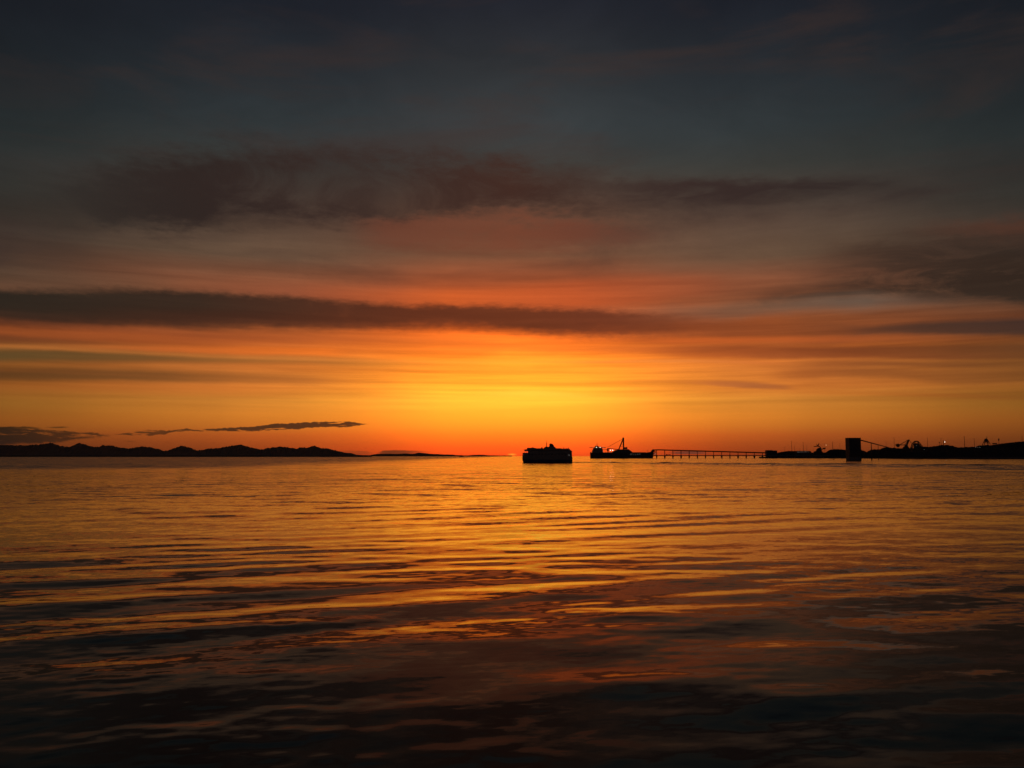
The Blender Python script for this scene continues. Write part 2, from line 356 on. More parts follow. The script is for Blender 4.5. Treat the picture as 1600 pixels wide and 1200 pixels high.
# ------------------------------------------------------------------ the sea
def build_sea():
    rows = [0.5, 4, 8, 12, 15, 18, 20]
    d = 20.0
    while d < 760:
        d += max(.2, min(d*d/(824*CAM_H)/1.7, .012*d + 1.5)); rows.append(d)
    while d < 41000:
        d *= 1.10; rows.append(d)
    rows = np.array(rows)
    azs = np.concatenate([np.linspace(-46, 46, 900), np.linspace(46, 314, 70)[1:-1]])
    dd = np.gradient(rows)
    a = np.radians(azs)
    Rr, Aa = np.meshgrid(rows, a, indexing='ij')
    x = Rr*np.sin(Aa); y = Rr*np.cos(Aa)
    sp_ = np.maximum(dd[:, None], Rr*np.radians(92/900)) * np.ones_like(Aa)
    z = np.zeros_like(x)
    rng = np.random.default_rng(12)
    calm = .30 + .70*np.clip((Rr-34)/40, 0, 1)
    def waves(n, lam0, lam1, crest, spread, slope, group=None):
        nonlocal z
        for i in range(n):
            lam = math.exp(rng.uniform(math.log(lam0), math.log(lam1)))
            th = math.radians(crest + rng.normal(0, spread)); k = 2*math.pi/lam
            kx, ky = -math.sin(th)*k, math.cos(th)*k
            amp = slope*math.sqrt(2/n)/k
            lod = np.clip((lam/sp_ - 2.2)/2.5, 0, 1); lod = lod*lod*(3-2*lod)
            w = np.sin(kx*x + ky*y + rng.uniform(0, 6.283))
            z += amp*lod*(w if group is None else w*group)*(calm if lam > 8 else 1.0)
    def lowfreq(s, n=7, depth=.75):
        g = np.zeros_like(x)
        for i in range(n):
            th = rng.uniform(0, 6.283); k = 2*math.pi/(s*rng.uniform(.6, 1.8))
            g += np.sin(k*(math.cos(th)*x + math.sin(th)*y) + rng.uniform(0, 6.283))
        return np.clip(1 + depth*g/math.sqrt(n/2), .1, 2.4)
    waves(14, 7.5, 18, 27, 6, WAVES[0], lowfreq(130, 7, .7))      # long wake waves running off to the left
    waves(8, 9, 20, -6, 8, WAVES[1], lowfreq(110))       # a weaker set across them
    waves(14, 4.5, 9, 14, 16, WAVES[2], lowfreq(60))
    waves(20, 1.3, 4.2, 12, 24, WAVES[3], lowfreq(30))
    nr, na = x.shape
    idx = np.arange(nr*na).reshape(nr, na)
    q = np.stack([idx[:-1], np.roll(idx, -1, 1)[:-1], np.roll(idx, -1, 1)[1:], idx[1:]], -1).reshape(-1, 4)
    me = bpy.data.meshes.new('sea')
    me.vertices.add(nr*na); me.vertices.foreach_set('co', np.stack([x, y, z], -1).astype(np.float32).ravel())
    me.loops.add(q.size); me.loops.foreach_set('vertex_index', q[:, ::-1].astype(np.int32).ravel())
    me.polygons.add(len(q)); me.polygons.foreach_set('loop_start', np.arange(0, q.size, 4, dtype=np.int32))
    me.polygons.foreach_set('use_smooth', np.ones(len(q), dtype=bool))
    me.update(calc_edges=True); me.validate()
    o = bpy.data.objects.new('sea', me); C.objects.link(o); structure(o)
    return o
WAVES = (.0185, .010, .010, .0075)
sea = build_sea()

def sea_material():
    m = bpy.data.materials.new('sea_water'); m.use_nodes = True; nt = m.node_tree
    b = nt.nodes['Principled BSDF']
    b.inputs['Base Color'].default_value = (.003, .0045, .004, 1); b.inputs['Roughness'].default_value = .015
    b.inputs['IOR'].default_value = 1.28; b.inputs['Specular IOR Level'].default_value = .33
    g = nt.nodes.new('ShaderNodeNewGeometry'); sp_ = nt.nodes.new('ShaderNodeSeparateXYZ')
    nt.links.new(g.outputs['Position'], sp_.inputs[0]); x, y = Ex(sp_.outputs[0], nt), Ex(sp_.outputs[1], nt)
    # frame along the ripples' crests
    c, s = math.cos(R(12)), math.sin(R(12))
    u = x*c + y*s; v = y*c - x*s
    def slopes(su, sv, seed, detail=2.0):
        n = noise(nt, vec(nt, u/su, v/sv, seed), 1.0, detail, .5, .4)
        q = nt.nodes.new('ShaderNodeSeparateColor'); nt.links.new(n.outputs['Color'], q.inputs[0])
        return Ex(q.outputs[0], nt) - .5, Ex(q.outputs[1], nt) - .5
    dist = (x*x + y*y).pow(.5)
    far = dist.step(85.0, 400.0)
    a1, b1 = slopes(2.6, 1.1, 1.0)
    a2, b2 = slopes(.8, .34, 5.0)
    a3, b3 = slopes(26.0, 7.0, 9.0, 1.0)          # waves past the range of the wave mesh
    patch = noise(nt, vec(nt, u/70.0, v/34.0, 3.0), 1.0, 4, .6)
    pf = Ex(patch.outputs['Fac'], nt).step(.38, .66)
    big = noise(nt, vec(nt, x/900.0, y/330.0, 4.0), 1.0, 4, .6)
    bf = Ex(big.outputs['Fac'], nt).step(.35, .65)
    # the ferry's wake: a long strip of steeper water trailing off to the right
    p0 = FERRY_STERN
    wig = noise(nt, vec(nt, x/150.0, y/80.0, 8.0), 1.0, 4, .6)
    wf = (Ex(wig.outputs['Fac'], nt) - .5)
    rx, ry = x - p0.x, y - p0.y
    def ray(q):
        v = (Vector(q) - p0).normalized(); return rx*v.x + ry*v.y, ry*v.x - rx*v.y
    t, sf = ray(WAKE_FAR); tn, sn = ray(WAKE_NEAR)
    jit = wf*t*.10
    aft = t.step(-6.0, 10.0)
    line = (1.0 - ((sf + jit*.5 + t*.008 + 3.0)/(t*.022 + 5.0)).abs().step(.5, 1.1)) * aft
    fan = (1.0 - (sf + jit*.5).step(-4.0, 6.0)) * (sn + jit).step(-14.0, 14.0) * aft
    crest = (1.0 - ((sn + jit*1.6 + tn*.10 + 6.0)/(tn*.02 + 4.0)).abs().step(.5, 1.2)) * tn.step(20.0, 120.0) * Ex(big.outputs['Fac'], nt).step(.42, .56)
    ruff = (1.0 - (x + wf*500.0).step(-430.0, -170.0)) * dist.step(700.0, 1050.0)
    lens = noise(nt, vec(nt, u/30.0, v/19.0, 6.0), 1.0, 3, .5, .5)
    lf = Ex(lens.outputs['Fac'], nt).step(.585, .66) * dist.step(130.0, 230.0) * (1.0 - dist.step(700.0, 1300.0))
    amp1 = .036 + pf*.045 + far*(.14 + bf*.14) + ruff*.25
    amp2 = .014 + pf*.03 + far*.10
    amp3 = far*.20 + ruff*.12
    sx = a1*amp1*.6 + a2*amp2*.6 + a3*amp3*.3
    sy = b1*(amp1 + fan*.12 + line*.15) + b2*amp2 + b3*amp3
    sy = sy + (fan*.022 + line*.06 + crest*.05 + ruff*.085 + far*.034 + lf*.04)                             # faces of the wake tipped towards us
    nrm = nt.nodes.new('ShaderNodeVectorMath'); nrm.operation = 'ADD'
    nt.links.new(g.outputs['Normal'], nrm.inputs[0]); nt.links.new(vec(nt, sx*-1.0, sy*-1.0, 0.0), nrm.inputs[1])
    nn = nt.nodes.new('ShaderNodeVectorMath'); nn.operation = 'NORMALIZE'; nt.links.new(nrm.outputs[0], nn.inputs[0])
    nt.links.new(nn.outputs[0], b.inputs['Normal'])
    return m
FD = 1500.0
FERRY_STERN = Vector((X(894, FD), FD + 4)); WAKE_FAR = (X(1600, 1066), 1066.0); WAKE_NEAR = (X(1600, 700), 700.0)
sea.data.materials.append(sea_material())

def build_wake():
    rng = np.random.default_rng(3); p0 = np.array(FERRY_STERN); vs, fs = [], []
    a0 = math.atan2(WAKE_FAR[1]-p0[1], WAKE_FAR[0]-p0[0]); a1 = math.atan2(WAKE_NEAR[1]-p0[1], WAKE_NEAR[0]-p0[0])
    N = 15
    for j in range(N):
        f = (j/(N-1))**.85; a = a0 + (a1-a0)*f; u = np.array((math.cos(a), math.sin(a))); v = np.array((-u[1], u[0]))
        H = 1.9 if j == 0 else (1.1 if j == N-1 else rng.uniform(.7, 1.15))
        S = np.arange(0 if j == 0 else rng.uniform(20, 90), 1250, 7.0)
        ph = rng.uniform(0, 6.28, 6); lam = [60, 95, 140, 33, 210, 47]
        n = sum(np.sin(6.283*S/l + p)*w for l, p, w in zip(lam, ph, (.3, .3, .35, .22, .3, .22)))
        h = H*np.clip(.62 + .55*n, .0, 1.15)*np.clip(S/30 + (.8 if j == 0 else 0), 0, 1)*np.exp(-S/1500)
        if j == N-1: h = H*np.clip(n*1.3 - .1, 0, 1)*np.clip(S/90, 0, 1)
        off = 3.5*np.sin(S/70 + ph[0]) + 5*np.sin(S/160 + ph[1]); W_ = 9.0
        o = len(vs)
        for k, s in enumerate(S):
            c = p0 + u*s + v*off[k]
            for q in (-1, -.66, -.33, 0, .33, .66, 1):
                p = c + v*q*W_; vs.append((p[0], p[1], -.10 + h[k]*.5*(1+math.cos(math.pi*q))))
        for k in range(len(S)-1):
            for q in range(6):
                b = o + k*7 + q; fs.append((b, b+7, b+8, b+1))
    w = MB().add(vs, fs).build('wake', sea.data.materials[0], smooth=True); structure(w)
build_wake()

# ------------------------------------------------------------------ far mountains and coast
def ridge(name, pts, depth, mat, seed, back=1.0, steps=5, jag=2.1, base=715):
    """Terrain whose skyline follows the given photo points; slopes fall to the sea on both sides."""
    rng = random.Random(seed); xs = []
    for i in range(len(pts)-1):
        (a, b), (c, d) = pts[i], pts[i+1]; n = max(1, int((c-a)/1.5))
        for k in range(n): 
            t = k/n; xs.append((a+(c-a)*t, b+(d-b)*t + (rng.uniform(-.45, .35)*jag if k else 0)))
    xs.append(pts[-1])
    prof = [(X(px, depth), max(Z(py, depth), 2)) for px, py in xs]
    vs, fs = [], []; n = len(prof); rows = []
    fr = [-1, -.82, -.62, -.42, -.22, 0, .25, .5, .75, 1]
    for f in fr:
        row = []
        for i, (px, h) in enumerate(prof):
            k = 1-abs(f); hh = h*(k**1.15)
            if 0 < abs(f) < 1: hh *= 1 + rng.uniform(-.12, .12)
            row.append(len(vs)); vs.append((px*(1+f*.02), depth + f*(h*2.2 + depth*.012), hh if abs(f) < 1 else -8))
        rows.append(row)
    for a, b in zip(rows, rows[1:]):
        for i in range(n-1): fs.append((a[i], a[i+1], b[i+1], b[i]))
    return structure(MB().add(vs, fs).build(name, mat, smooth=False))
MTN = [(-420,700),(-340,690),(-260,696),(-180,688),(-120,697),(-60,693),(0,695.3),(20,695.6),(40,695.6),(60,695),(70,693),(78,691.4),(85,694),(95,697),(107,698.6),(115,695.6),(122,692.2),(130,693.6),(140,697),(150,698.6),(156,697.4),(160,695.2),(165,696.6),(175,696.3),(185,699),(200,701.2),(210,699.2),(222,697.3),(235,699),(245,701),(253,704),(262,704),(270,701),(283,696.6),(295,699),(303,702.4),(308,703.6),(318,702.6),(325,700.6),(340,700.4),(352,698),(370,695.2),(378,695.2),(390,699),(405,702),(412,702),(420,700),(435,698),(450,699),(465,701),(468,698.8),(480,699.6),(490,696.6),(500,699.6),(515,701.6),(530,705),(545,708),(556,710.3),(570,711.6)]
ridge('mountains', MTN, 30000, M['forest'], 3)
ISL = [(480,711.4),(520,710.2),(560,711),(578,711.2),(584,710),(596,709),(608,709),(620,709.4),(632,708.6),(645,709.4),(655,707.2),(662,708),(670,708.9),(690,710),(705,710.4),(716,711.2),(730,711.6),(742,710.7),(752,710.5),(762,711.4),(800,711.9)]
ridge('island', ISL, 22000, M['forest'], 5, jag=.7)
ridge('coastline', [(-500,711.6),(-300,710.8),(-100,711.4),(60,711.2),(180,711.6),(320,711.0),(450,711.6),(580,712.0)], 9000, M['forest'], 8, jag=.5)
ridge('far_hill', [(1380,711),(1460,706),(1500,702),(1540,697),(1560,694),(1575,692),(1600,690),(1640,687.5),(1720,685),(1850,690),(2000,700),(2150,708)], 9000, M['forest'], 9, jag=.4)

# ------------------------------------------------------------------ ferry
def ferry():
    k = F/FD*1.0038
    fx = lambda px: (px - 854.5)/k/.985
    fz = lambda py: (722.6 - py)/k
    t = thing('car_ferry', 'large double ended car ferry in silhouette with one raked funnel trailing a wake', 'ferry', (X(854.5, FD), FD, 0), R(-9))
    B = 10.5
    # hull: plan with tapered ends, vertical slab sides, a little flare
    def loft(name, secs, mat):
        # secs: list of (z, [(x, halfbeam)...]) all same length
        vs, fs = [], []; n = len(secs[0][1])
        for z, pl in secs:
            vs += [(x, -b, z) for x, b in pl] + [(x, b, z) for x, b in pl[::-1]]
        m = 2*n
        for j in range(len(secs)-1):
            for i in range(m): fs.append((j*m+i, j*m+(i+1)%m, (j+1)*m+(i+1)%m, (j+1)*m+i))
        fs.append(tuple(range(m-1, -1, -1))); fs.append(tuple((len(secs)-1)*m+i for i in range(m)))
        return MB().add(vs, fs).build(name, mat, t)
    def plan(x0, x1, b, nose):
        return [(x0, b*.55), (x0+nose*.35, b*.8), (x0+nose, b), (x1-nose, b), (x1-nose*.35, b*.8), (x1, b*.55)]
    L0, L1 = fx(817.4), fx(893.2)
    loft('hull', [(-2.5, plan(L0+4, L1-1, B*.8, 9)), (0, plan(L0+1.2, L1+1.0, B*.92, 9)), (1.2, plan(L0+.8, L1+.6, B, 9)), (5.2, plan(L0, L1, B, 9))], M['blue'])
    loft('car_deck', [(5.2, plan(L0, L1, B, 9)), (fz(712), plan(L0-.2, L1-.3, B+.2, 9)), (fz(707.4), plan(L0+.2, fx(892.6), B+.2, 9))], M['white'])
    MB().box((L0-.5, -5.5, 3.2), (L0+.2, 5.5, 10.5)).build('bow_door', M['steel'], t)
    MB().box((L1-.4, -5.5, 3.2), (L1+.3, 5.5, 10.5)).build('stern_door', M['steel'], t)
    MB().prism([(fx(826), fz(707.4)), (fx(826.4), fz(701.2)), (fx(889), fz(701.2)), (fx(890.2), fz(703)), (fx(892.6), fz(704.6)), (fx(892.8), fz(707.4))], -9.6, 9.6).build('passenger_deck', M['white'], t)
    MB().prism([(fx(819), fz(703)), (fx(822), fz(702.2)), (fx(827), fz(702)), (fx(827), fz(705)), (fx(822), fz(705))], -10.4, 10.4).build('bridge_wing', M['white'], t)
    MB().prism([(fx(824), fz(702)), (fx(824.6), fz(699.8)), (fx(831), fz(699.6)), (fx(832.4), fz(699)), (fx(834), fz(699.4)), (fx(836.4), fz(700.2)), (fx(836.6), fz(701.3))], -7, 7).build('wheelhouse', M['white'], t)
    MB().prism([(fx(827), fz(702)), (fx(825.6), fz(703.6)), (fx(826.2), fz(705.4)), (fx(827.4), fz(707.4)), (fx(830), fz(707.4)), (fx(830), fz(702))], -8, 8).build('deckhouse', M['white'], t)
    for yy in (-9.4, 9.4):
        MB().tube((fx(821), yy, fz(707.4)), (fx(821), yy, fz(704.8)), .25).build('stanchion', M['white'], t)
    MB().box((fx(845.4), -2.5, fz(701.3)), (fx(847.8), 2.5, fz(699.2))).build('ventilator', M['white'], t)
    MB().prism([(fx(849), fz(701.3)), (fx(851.2), fz(699.2)), (fx(853), fz(698)), (fx(866.2), fz(698)), (fx(867.6), fz(699.4)), (fx(868.4), fz(701.3))], -5.5, 5.5).build('funnel_house', M['white'], t)
    fu = MB().prism([(fx(858.4), fz(698)), (fx(858.8), fz(694.6)), (fx(859.2), fz(693.1)), (fx(863.6), fz(694)), (fx(864.6), fz(695.4)), (fx(865.6), fz(698))], -3, 3).build('funnel', M['blue'], t)
    MB().prism([(fx(859.3), fz(693.2)), (fx(859.6), fz(692.7)), (fx(863), fz(693.4)), (fx(863.4), fz(693.9))], -2.2, 2.2).build('funnel_cap', M['dark'], fu)
    mm = MB().tube((fx(853.8), 0, fz(698)), (fx(854.4), 0, fz(688.2)), .6, .3).build('mast', M['steel'], t)
    MB().beam((fx(853), 0, fz(693.2)), (fx(855.6), 0, fz(693)), .3, .3).tube((fx(854.1), -2.5, fz(694.4)), (fx(854.1), 2.5, fz(694.4)), .18).build('yard', M['steel'], mm)
    MB().box((fx(853.2), -1.2, fz(695.4)), (fx(854.8), 1.2, fz(694.8))).build('radar', M['white'], mm)
    for px, h in ((880.6, 699), (885, 699.8), (887.6, 699.2)):
        MB().box((fx(px)-.5, -1, fz(701.3)), (fx(px)+.5, 1, fz(h))).build('deck_post', M['white'], t)
    # side windows, lifeboats, rails
    win = MB().box((-1.1, -.08, -.7), (1.1, .08, .7)); first = None
    for s in (-1, 1):
        for i in range(22):
            loc = (fx(832) + i*(fx(887)-fx(832))/21, s*9.63, fz(704.2))
            if first is None: first = win.build('window', M['glass'], t); first.location = loc
            else: copy_part(first, t, loc)
    port = None
    for s in (-1, 1):
        for i in range(12):
            loc = (fx(828) + i*(fx(884)-fx(828))/11, s*10.73, fz(709.6))
            if port is None: port = MB().box((-1.6, -.08, -.9), (1.6, .08, .9)).build('car_deck_opening', M['glass'], t); port.location = loc
            else: copy_part(port, t, loc)
    lb = None
    for s in (-1, 1):
        for px in (870.5, 875, 838, 842.5):
            loc = (fx(px), s*9.2, fz(700.9))
            if lb is None:
                lb = MB().add([(-2.2,0,.25),(-1.3,-.9,0),(1.3,-.9,0),(2.2,0,.25),(1.3,.9,0),(-1.3,.9,0),(-1.6,0,-.7),(1.6,0,-.7),(0,0,.55)],
                              [(0,1,6),(1,2,7,6),(2,3,7),(3,4,7),(4,5,6,7),(5,0,6),(0,8,1),(1,8,2),(2,8,3),(3,8,4),(4,8,5),(5,8,0)]).build('lifeboat', M['orange'], t); lb.location = loc
            else: copy_part(lb, t, loc)
    for s in (-1, 1):
        r = MB()
        for zz in (.5, 1.05): r.beam((fx(836.8), s*9.3, fz(701.2)+zz), (fx(888.8), s*9.3, fz(701.2)+zz), .06, .06)
        for i in range(20):
            xx = fx(836.8) + i*(fx(888.8)-fx(836.8))/19; r.beam((xx, s*9.3, fz(701.2)), (xx, s*9.3, fz(701.2)+1.05), .06, .06)
        r.build('railing', M['steel'], t)
    for px, py, sz in ((889.6, 711.1, .75), (819.6, 710.6, .28), (821.4, 706.4, .35), (824.8, 706.3, .45)):
        MB().box((fx(px)-sz*1.6, -10.95, fz(py)-sz*.6), (fx(px)+sz*1.6, -10.70, fz(py)+sz*.6)).build('deck_light', M['ferrylamp'], t)
    return t
M['ferrylamp'] = material('ferry_lamp', (.9,.9,.9), .5, 0, 0, emit=((1,.9,.8), .12))
ferry()

# ------------------------------------------------------------------ bulk carrier at the berth
BD = 4177.0
KB = F/BD*1.0038
bz = lambda py, d=BD: Z(py, d)
def carrier():
    x0 = X(971, BD)
    t = thing('bulk_carrier', 'long dark bulk carrier moored at the jetty with lit wheelhouse at its stern', 'cargo ship', (x0, BD, 0))
    bx = lambda px: X(px, BD) - x0
    wl = 715.9
    # hull: stern left, bow right
    st = [(922.4, .62), (924, .85), (930, 1), (1004, 1), (1013, .8), (1018, .42), (1021, .06)]
    def sec(z, k, dx=0): return [(bx(px) + dx*(1 if px > 1010 else (-.2 if px < 926 else 0)), 22*b*k) for px, b in st], z
    secs = [sec(-4, .8, -6), sec(0, .95, -4), sec(4, 1, -2), sec(bz(710), 1, 1), sec(bz(707.3), 1, 3)]
    vs, fs = [], []; n = len(st); m = 2*n
    for pl, z in secs: vs += [(x, -b, z) for x, b in pl] + [(x, b, z) for x, b in pl[::-1]]
    for j in range(len(secs)-1):
        for i in range(m): fs.append((j*m+i, j*m+(i+1)%m, (j+1)*m+(i+1)%m, (j+1)*m+i))
    fs += [tuple(range(m-1, -1, -1)), tuple((len(secs)-1)*m+i for i in range(m))]
    hull = MB().add(vs, fs).build('hull', M['dark'], t)
    top = bz(707.3)
    MB().box((bx(922.6), -14, top), (bx(923.2), 14, bz(706.2))).build('stern_rail', M['steel'], t)
    MB().prism([(bx(1010.5), top), (bx(1014), bz(706.4)), (bx(1020.4), bz(706.0)), (bx(1021.6), bz(706)), (bx(1020.6), top)], -9, 9).build('forecastle', M['dark'], t)
    MB().tube((bx(1012), 0, top), (bx(1012), 0, bz(702.5)), .9, .5).build('foremast', M['steel'], t)
    MB().box((bx(988), -18, top), (bx(1009), 18, bz(706.7))).build('hatch_coaming', M['dark'], t)
    MB().box((bx(944), -18, top), (bx(957), 18, bz(706.8))).build('hatch_coaming', M['dark'], t)
    # accommodation block
    MB().prism([(bx(925), top), (bx(925.4), bz(704.6)), (bx(926.8), bz(701.6)), (bx(941), bz(701.6)), (bx(941.8), bz(704.6)), (bx(942), top)], -16, 16).build('accommodation_block', M['white'], t)
    MB().prism([(bx(926.8), bz(701.6)), (bx(927.6), bz(700)), (bx(940.6), bz(700)), (bx(941), bz(701.6))], -15, 15).build('upper_deck', M['white'], t)
    MB().prism([(bx(929), bz(700)), (bx(929.6), bz(698)), (bx(939), bz(698)), (bx(939.6), bz(700))], -12, 12).build('wheelhouse', M['white'], t)
    MB().box((bx(930.2), -6, bz(698)), (bx(934.6), 6, bz(696.6))).build('funnel', M['dark'], t)
    MB().box((bx(921.2), -1.6, bz(699.7)), (bx(928.6), 1.6, bz(698.8))).build('bridge_wing', M['white'], t)
    MB().box((bx(940), -1.6, bz(699.7)), (bx(946.8), 1.6, bz(698.8))).build('bridge_wing', M['white'], t)
    ms = MB().tube((bx(933), 0, bz(696.6)), (bx(933.2), 0, bz(690.2)), 1.1, .45).build('mast', M['steel'], t)
    MB().beam((bx(931.4), 0, bz(694.2)), (bx(934.4), 0, bz(694.2)), .7, .7).build('yard', M['steel'], ms)
    # aft deck crane reaching forward
    MB().beam((bx(941.5), 0, bz(702)), (bx(951), 0, bz(702.6)), 1.6, 1.6).build('crane_jib', M['steel'], t)
    MB().box((bx(948.8), -4, bz(705.2)), (bx(951), 4, bz(701.0))).build('crane_cab', M['steel'], t)
    MB().tube((bx(950), 0, top), (bx(950), 0, bz(705.2)), 2.0).build('crane_post', M['steel'], t)
    # windows of the accommodation
    w0 = None
    for r_, py in enumerate((702.6, 704.2, 705.8)):
        for i in range(8):
            loc = (bx(928 + i*1.6), -16.05, bz(py))
            if w0 is None: w0 = MB().box((-1.2, -.15, -.8), (1.2, .15, .8)).build('window', M['glass'], t); w0.location = loc
            else: copy_part(w0, t, loc)
    for px, py, rad, mat in ((931.8, 699, 1.7, 'lamp'), (937.4, 699, 1.7, 'lamp'), (926.4, 699.2, .9, 'lampdim'), (942.2, 699.2, 1.0, 'lampdim'), (941.8, 705.6, .9, 'lampdim'), (931.6, 715.3, .6, 'lamp')):
        MB().ball((bx(px), -17.5 if py > 701 else -13, bz(py)), rad*.8).build('deck_lamp', M[mat], t)
    for px in (953.5, 957.0):
        MB().ball((bx(px), -10, bz(703.6)), 2.1).build('floodlight', M['lamp'], t)
        MB().tube((bx(px), -9.5, top), (bx(px), -9.5, bz(703.6)), .5).build('light_post', M['steel'], t)
    # name on the bow
    for i, ch in enumerate('OLLAP'):
        cu = bpy.data.curves.new('letter', 'FONT'); cu.body = ch; cu.size = 10.5; cu.align_x = 'CENTER'; cu.align_y = 'CENTER'; cu.extrude = .05; cu.offset = .12
        tmp = bpy.data.objects.new('letter', cu); C.objects.link(tmp)
        dg = bpy.context.evaluated_depsgraph_get(); me = bpy.data.meshes.new_from_object(tmp.evaluated_get(dg))
        bpy.data.objects.remove(tmp); me.materials.clear(); me.materials.append(M['letter'])
        ln = bpy.data.objects.new('letter', me); C.objects.link(ln); ln.parent = t
        ln.location = (bx(985.2 + i*3.4), -22.15, bz(709.8)); ln.rotation_euler = (R(90), 0, 0)
    MB().box((bx(983), -22.2, bz(710.3)), (bx(984.2), -22.05, bz(710))).build('draught_mark', M['letter'], t)  # painted mark, with the same added glow as the letters
    return t
carrier()

# shiploader on the quay behind the carrier
QD = BD + 70
def shiploader():
    x0 = X(974, QD); t = thing('ship_loader', 'tall ship loader with leaning mast and stays rising behind the moored carrier', 'crane', (x0, QD, 0))
    q = lambda px, py, y=0: (X(px, QD)-x0, y, Z(py, QD))
    for y in (-7, 7):
        MB().beam(q(974.4, 702.6, y), q(974.4, 687, y), 4.6, 4.6).build('mast', M['rust'], t)
        MB().beam(q(966.8, 702.8, y), q(973.2, 687.4, y), 3.8, 3.8).build('back_leg', M['rust'], t)
    MB().box((q(973.0,0)[0], -9, q(0,688.6)[2]), (q(975.2,0)[0], 9, q(0,683.8)[2])).build('mast_head', M['rust'], t)
    for py in (690.5, 694, 697.5):
        dxx = (702.6-py)/15.4*6.4
        MB().beam(q(966.8+dxx, py, 0), q(974.4, py, 0), 1.2, 1.2).beam(q(974.4, py, -7), q(974.4, py, 7), 1.2, 1.2).build('brace', M['rust'], t)
    MB().box((q(975.4,0)[0], -6, q(0,701.8)[2]), (q(980.2,0)[0], 6, q(0,698.8)[2])).build('machine_house', M['cladding'], t)
    MB().beam(q(973, 686, -6), q(950, 698.5, -6), .9, .9).build('stay', M['steel'], t)
    MB().beam(q(973, 686, 6), q(950, 698.5, 6), .9, .9).build('stay', M['steel'], t)
    MB().beam(q(949, 700.6), q(967, 702.4), 3, 3.4).build('boom', M['rust'], t)
    MB().prism([(q(955.5,0)[0], q(0,707.6)[2]), (q(959,0)[0], q(0,705)[2]), (q(962.5,0)[0], q(0,703.2)[2]), (q(967.5,0)[0], q(0,702.2)[2]), (q(982.2,0)[0], q(0,702)[2]), (q(984,0)[0], q(0,703.6)[2]), (q(988.6,0)[0], q(0,707.2)[2]), (q(988.6,0)[0], q(0,709)[2]), (q(955.5,0)[0], q(0,709)[2])], -12, 12).build('portal_body', M['cladding'], t)
    for px in (957, 969, 980, 987):
        for y in (-10, 10): MB().beam(q(px, 709, y), q(px, 711.6, y), 3, 3).build('portal_leg', M['rust'], t)
    MB().ball(q(982.4, 701.2, -6), .7).build('lamp', M['lampdim'], t)
    return t
shiploader()

# ------------------------------------------------------------------ quay, trestle and conveyor
TD = BD + 60
DECK = Z(711.3, TD)
def trestle():
    x0, x1 = X(1020, TD), X(1320, TD)
    t = thing('jetty_trestle', 'long low jetty trestle on evenly spaced piles running from the carrier to shore', 'jetty', (x0, TD, 0))
    MB().box((0, -8, DECK-4.2), (x1-x0, 8, DECK)).build('deck', M['concrete'], t)
    for y in (-7.6, 7.6):
        r = MB()
        for i in range(0, 78): xx = i*(x1-x0)/77; r.beam((xx, y, DECK), (xx, y, DECK+1.1), .15, .15)
        r.beam((0, y, DECK+1.1), (x1-x0, y, DECK+1.1), .15, .15).build('railing', M['steel'], t)
    pile = None; cap = None
    for i in range(22):
        px = 1026 + i*12.72; xx = X(px, TD) - x0; hv = (.9, 1.35, 1.2, 1.35, .95, .9, .75, .7, 1.0, .7, 1.1, .75, 1.2, .8, 1.1, .75, .95, .8, 1.0, 1.2, .9, 1.0)[i]
        for dy in (-5.5, 5.5):
            if pile is None:
                pile = MB().tube((0,0,-6), (0,0,DECK-4.2), 2.1, 2.1, 10).build('pile', M['concrete'], t); pile.location = (xx, dy, 0)
            else: copy_part(pile, t, (xx, dy, 0)).scale = (hv, hv, 1)
        if cap is None:
            cap = MB().box((-3.2, -7.5, DECK-6.4), (3.2, 7.5, DECK-4.21)).build('pile_cap', M['concrete'], t); cap.location = (xx, 0, 0)
        else: copy_part(cap, t, (xx, 0, 0)).scale = (hv, 1, 1)
    return t
trestle()
def quay():
    x0, x1 = X(946, QD), X(1019, QD)
    t = thing('quay_platform', 'piled berth platform behind the moored carrier under the ship loader', 'quay', (x0, QD, 0))
    MB().box((0, -14, Z(711.6, QD)-3), (x1-x0, 14, Z(711.6, QD))).build('deck', M['concrete'], t)
    for i in range(7):
        for y in (-10, 10): MB().tube((10+i*(x1-x0-20)/6, y, -6), (10+i*(x1-x0-20)/6, y, Z(711.6, QD)-3), 2.0).build('pile', M['concrete'], t)
quay()
def gallery():
    x0 = X(1018.5, TD); g = lambda px, py: (X(px, TD)-x0, Z(py, TD))
    t = thing('conveyor_gallery', 'long enclosed conveyor gallery carried on posts above the jetty trestle', 'conveyor', (x0, TD, 0))
    line = [(1020, 703.1), (1030, 702.9), (1090, 704.6), (1140, 706.0), (1198, 707.6)]
    def yat(px):
        for (a, b), (c, d) in zip(line, line[1:]):
            if a <= px <= c: return b + (d-b)*(px-a)/(c-a)
    for (a, b), (c, d) in zip(line, line[1:]):
        (xa, za), (xb, zb) = g(a, b), g(c, d)
        MB().beam((xa, 0, za), (xb, 0, zb), 7, 6.0).build('gallery_span', M['cladding'], t)
    prev = None
    for i in range(14):
        px = 1026 + i*12.72
        xx, zt = g(px, yat(px)); 
        w = 2.2 if i < 5 else 1.3
        MB().beam((xx, -3, DECK), (xx, -3, zt-2.2), w, w).beam((xx, 3, DECK), (xx, 3, zt-2.2), w, w).beam((xx, -3, (DECK+zt)/2), (xx, 3, (DECK+zt)/2), .6, .6).build('support', M['steel'], t)
    return t
gallery()
